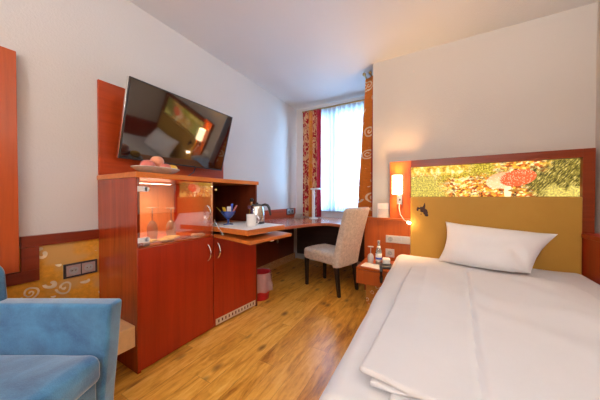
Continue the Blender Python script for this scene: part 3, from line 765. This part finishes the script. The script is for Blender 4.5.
# dark brush-stroke emblem at the upper left of the mustard panel (pixel space of the mark: x right, z up, metres)
em = MB(); ey = HY - .0256
def blob(pts, r):
    em.tube([(x, ey, z) for x, z in pts], [q * 1.5 for q in r], 8)
ex, ez = -.125, .885
for pts, r in (([(.010, .085), (.018, .100), (.030, .096)], [.006, .009, .006]), ([(.010, .085), (.014, .070)], [.007, .004]),
               ([(.034, .085), (.045, .100), (.060, .098), (.066, .080), (.052, .068), (.038, .076)], [.008, .011, .012, .012, .010, .006]),
               ([(.058, .098), (.070, .108), (.075, .125), (.078, .152)], [.010, .009, .006, .002]),
               ([(.066, .090), (.082, .074), (.086, .052), (.088, .034)], [.010, .013, .015, .010]),
               ([(.080, .050), (.066, .044)], [.008, .003]), ([(.084, .038), (.098, .028), (.108, .018)], [.010, .011, .004]),
               ([(.040, .038), (.050, .036)], [.003, .004]), ([(.034, .124), (.036, .120)], [.003, .003])):
    blob([(ex + a, ez + b) for a, b in pts], r)
bmesh.ops.scale(em.b, vec=(1, .12, 1), space=Matrix.Translation((0, -ey, 0)), verts=em.b.verts)
em.build('emblem', 'emblem_brown', cu)

# sconce with reading arm on the side board
sc_ = thing('wall_lamp', 'lit wall lamp with white shade and bendy reading light beside the headboard', 'wall lamp', (-.286, HY + .004, 1.0))
bx('wall_plate', 'chrome', -.030, .024, -.022, 0, .020, .125, sc_, .003)
MB().lathe([(.010, -.004), (.010, .008)], 14, mat=Matrix.Translation((.0, -.022, .07)) @ Matrix.Rotation(PI / 2, 4, 'X')).build('switch', 'dark_plastic', sc_)
MB().tube([(-.012, -.020, .10), (-.015, -.060, .115), (-.018, -.075, .140)], .006, 8).build('arm', 'chrome', sc_)
sh = MB().lathe([(.050, .130), (.052, .132), (.052, .330), (.050, .332), (.048, .330), (.048, .132)], 28, (-.02, -.075, 0), cap=False).build('shade', 'shade_glow', sc_)
MB().tube([(-.004, -.024, .03), (-.004, -.045, -.02), (.010, -.060, -.085), (.045, -.070, -.140), (.085, -.075, -.165)], .0038, 8).build('reading_arm', 'white_plastic', sc_)
MB().lathe([(.009, 0), (.014, .012), (.014, .034)], 16, mat=Matrix.Translation((.080, -.075, -.163)) @ Matrix.Rotation(2.0, 4, 'Y')).build('reading_head', 'led_tip', sc_)
point('wall_lamp_bulb', (-.306, HY - .071, 1.24), 19.0, (1.0, .62, .28), .03)
point('reading_light', (-.165, HY - .095, .815), .15, (1.0, .75, .45), .012)

# switches on the dado beside the bed, card on the ledge
socket_plate('switch_strip', 'long pale strip of switches and outlets on the wood behind the nightstand', (-.305, YB - .0405, .630), -PI / 2, 3, .078, .062, 'pale_grey', 'pale_grey', 'grey_plastic', switches=(1, 2))
socket_plate('bedside_outlet', 'single pale outlet on the wood just below the switch strip', (-.388, YB - .0405, .472), -PI / 2, 1, .072, .072, 'pale_grey', 'pale_grey', 'grey_plastic')
cd = thing('info_folder', 'white folded card standing on the wood ledge left of the wall lamp', 'card', (-.468, YB - .030, .865), 0)
MB().box(-.062, .062, -.002, .002, 0, .165, Matrix.Rotation(-.12, 4, 'X')).build('cover', 'paper', cd, .0005)
MB().box(-.045, .055, -.0035, -.002, .018, .085, Matrix.Rotation(-.12, 4, 'X')).build('print', 'paper_print', cd, 0)
st = MB().box(-.052, .062, -.0025, .0, 0, .10, Matrix.Translation((0, -.004, 0)) @ Matrix.Rotation(-.10, 4, 'X')).build('pocket', 'pale_grey', cd, .0005)

# ---------------------------------------------------------------- nightstand and its things
ns = thing('nightstand', 'small wooden bedside drawer unit with items on top', 'nightstand', (-.655, 2.345, 0))
bx('top_panel', 'cherry_light', 0, .335, .0, .413, .366, .386, ns, .002)
MB().box(0, .018, .004, .413, .232, .366).box(.317, .335, .004, .413, .232, .366).box(0, .335, .004, .413, .220, .234).build('body', 'cherry_light', ns, .001)
bx('drawer', 'cherry_light', .012, .323, -.006, .012, .226, .362, ns, .002)
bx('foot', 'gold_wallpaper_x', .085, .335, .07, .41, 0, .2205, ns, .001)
nx, ny, nz = -.655, 2.345, .386
o = MB().box(0, .20, 0, .15, 0, .004).build('notepad', 'paper', None, .0005); o.location = (nx + .03, ny + .05, nz); o.rotation_euler.z = -.12
tag(o, 'white notepad lying on the front of the nightstand', 'notepad')
wine_glass('wine_glass', 'upturned wine glass beside the water bottle on the nightstand', (-.560, 2.575, nz), True, .175, s=.95)
wbt = thing('water_bottle', 'clear water bottle with white label on the nightstand', 'bottle', (-.472, 2.555, nz))
MB().lathe([(.029, 0), (.031, .004), (.031, .13), (.028, .15), (.016, .185), (.012, .20), (.012, .232), (.011, .234)], 28).build('body', 'bottle_glass', wbt)
MB().lathe([(.0316, .035), (.0316, .118)], 28, cap=False).build('label', 'paper', wbt, solid=.0005)
MB().lathe([(.0200, .172), (.0145, .196)], 24, cap=False).build('neck_label', 'paper', wbt, solid=.0005)
MB().lathe([(.0319, .055), (.0319, .075)], 28, cap=False).build('label_band', 'blue_wrap', wbt, solid=.0004)
MB().lathe([(.0135, .228), (.0138, .25), (.012, .252)], 20).build('cap', 'grey_plastic', wbt)
tp_ = thing('telephone', 'dark bedside telephone with handset hanging over the nightstand edge', 'telephone', (-.388, 2.47, nz), .2)
MB().rbox((-.060, -.075, 0), (.060, .075, .030), .012, 3, 4).build('base', 'dark_plastic', tp_)
MB().rbox((-.03, .0, .028), (.045, .085, .085), .014, 3, 4).build('display', 'white_plastic', tp_)
MB().tube([(-.04, -.03, .040), (-.042, -.08, .046), (-.045, -.135, .036), (-.047, -.158, .0), (-.047, -.160, -.05), (-.047, -.158, -.105)], [.012, .013, .014, .014, .016, .012], 10).build('handset', 'black', tp_)

# ---------------------------------------------------------------- bed
bd = thing('bed', 'white single bed against the mustard headboard', 'bed', (0, 0, 0))
bx('bed_base', 'cherry_dark', -.235, 1.055, .68, HY - .03, .0, .24, bd, .004)
def msheet(p, n_):
    a = .006 * noise.noise(Vector((p.x * 5, p.y * 4, p.z * 4)))
    if n_.y < -.2: a += .012 * math.sin(p.x * 26 + 3 * noise.noise(p * 4)) * min(1, -n_.y)
    sk = Vector((0, 0, 0))
    if p.z < .34 and n_.y < -.5: sk = Vector((0, n_.y, 0)) * .03 * (.34 - p.z) / .2
    return n_ * a + sk
MB().rbox((-.312, .590, .15), (1.072, HY - .034, .500), (.075, .085, .075), 6, (22, 34, 5), msheet).build('fitted_sheet', 'bed_linen', bd)
# folded duvet in two layers
def duv(seed, wob, sag):
    def f(p, n_):
        q = Vector((p.x * 2.6, p.y * 2.4, seed))
        dz = .013 * noise.noise(q) + .005 * noise.noise(q * 2.7)
        k = (p.y - .75) / 1.35; e = Vector(((-.016 + .066 * k) * max(0, min(1, (.3 - p.x) / .4)), 0, 0))
        dz -= .022 * max(0, min(1, (-.06 - p.x) / .12)) * max(0, min(1, (p.y - .75) / .3))
        cx = .128 + (.245 - .128) * (p.y - .75) / 1.55 + .004 * noise.noise(Vector((p.y * 3, 0, 8)))      # fold line along its length
        dd = p.x - cx
        if n_.z > .5:
            dz -= .012 * math.exp(-(dd / .011) ** 2)
            dz += .008 * math.exp(-(dd / .055) ** 2) * (1 if dd > 0 else .5)
            dz += .006 * math.sin((p.x * .8 + p.y * 1.7) * 13 + 3 * noise.noise(q * 1.3)) * max(0, noise.noise(Vector((p.x * 2.1, p.y * 1.7, seed + 5))) + .05) * 1.6
        if p.y < 1.0: e.y += wob * noise.noise(Vector((p.x * 4.5, 1, seed))) - .06 * (p.x + .18)
        if n_.y < -.3: e.y += .012 * noise.noise(Vector((p.x * 14, p.z * 40, seed)))
        fall = sag * max(0, p.x - .62) * 1.0
        return e + Vector((0, 0, dz - fall))
    return f
dv = MB()
dv.rbox((-.085, .712, .499), (.790, 2.10, .516), (.012, .010, .008), 2, (60, 44, 1), duv(4.2, .09, .02))
dv.rbox((-.145, .728, .514), (.795, 2.11, .531), (.010, .010, .008), 2, (60, 44, 1), duv(2.4, .07, .025))
dv.rbox((-.182, .742, .532), (.800, 2.12, .553), (.014, .012, .010), 3, (110, 60, 1), duv(1.3, .02, .03))
o = dv.build('duvet', 'bed_linen'); tag(o, 'white folded duvet laid over the bed', 'duvet')

# pillow: four corners in space, puffed between
PC = {'bl': Vector((.070, 2.520, .508)), 'br': Vector((.665, 2.365, .525)), 'tr': Vector((.905, 2.650, .800)), 'tl': Vector((.135, 2.660, .860))}
pb = MB(); nn = ((PC['br'] - PC['bl']).cross(PC['tl'] - PC['bl'])).normalized()
def pil(side):
    def f(u, v):
        uu, vv = 2 * u - 1, 2 * v - 1
        pin = 1 - .045 * (1 - vv * vv) * 0
        p = PC['bl'].lerp(PC['br'], u).lerp(PC['tl'].lerp(PC['tr'], u), v)
        # edges bow inward so corners stick out
        cx = PC['bl'].lerp(PC['tr'], .5)
        inward = (cx - p); k = .09 * (abs(uu) ** 6 * (1 - vv * vv) + abs(vv) ** 6 * (1 - uu * uu))
        p = p + inward * k
        p = p + Vector((.02, -.075, -.012)) * (1 - uu * uu) * (1 - v) ** 3
        th = .125 * ((1 - abs(uu) ** 2.6) * (1 - abs(vv) ** 2.6)) ** .62
        wr = .016 * noise.noise(Vector((u * 5 + v * 2, v * 4 - u, side * 3))) * (1 - abs(uu) ** 4) * (1 - abs(vv) ** 4)
        wr += .016 * math.sin((u * 1.4 + v) * 16) * math.exp(-((u - .82) / .16) ** 2) * math.exp(-((v - .25) / .3) ** 2)
        return p + nn * side * (th * (1.0 if side > 0 else .55) + wr)
    return f
pb.grid(pil(1), 40, 28); pb.grid(pil(-1), 40, 28)
bmesh.ops.remove_doubles(pb.b, verts=pb.b.verts, dist=.0008)
o = pb.build('pillow', 'pillow_linen_lit'); tag(o, 'large white pillow leaning on the mustard headboard', 'pillow')
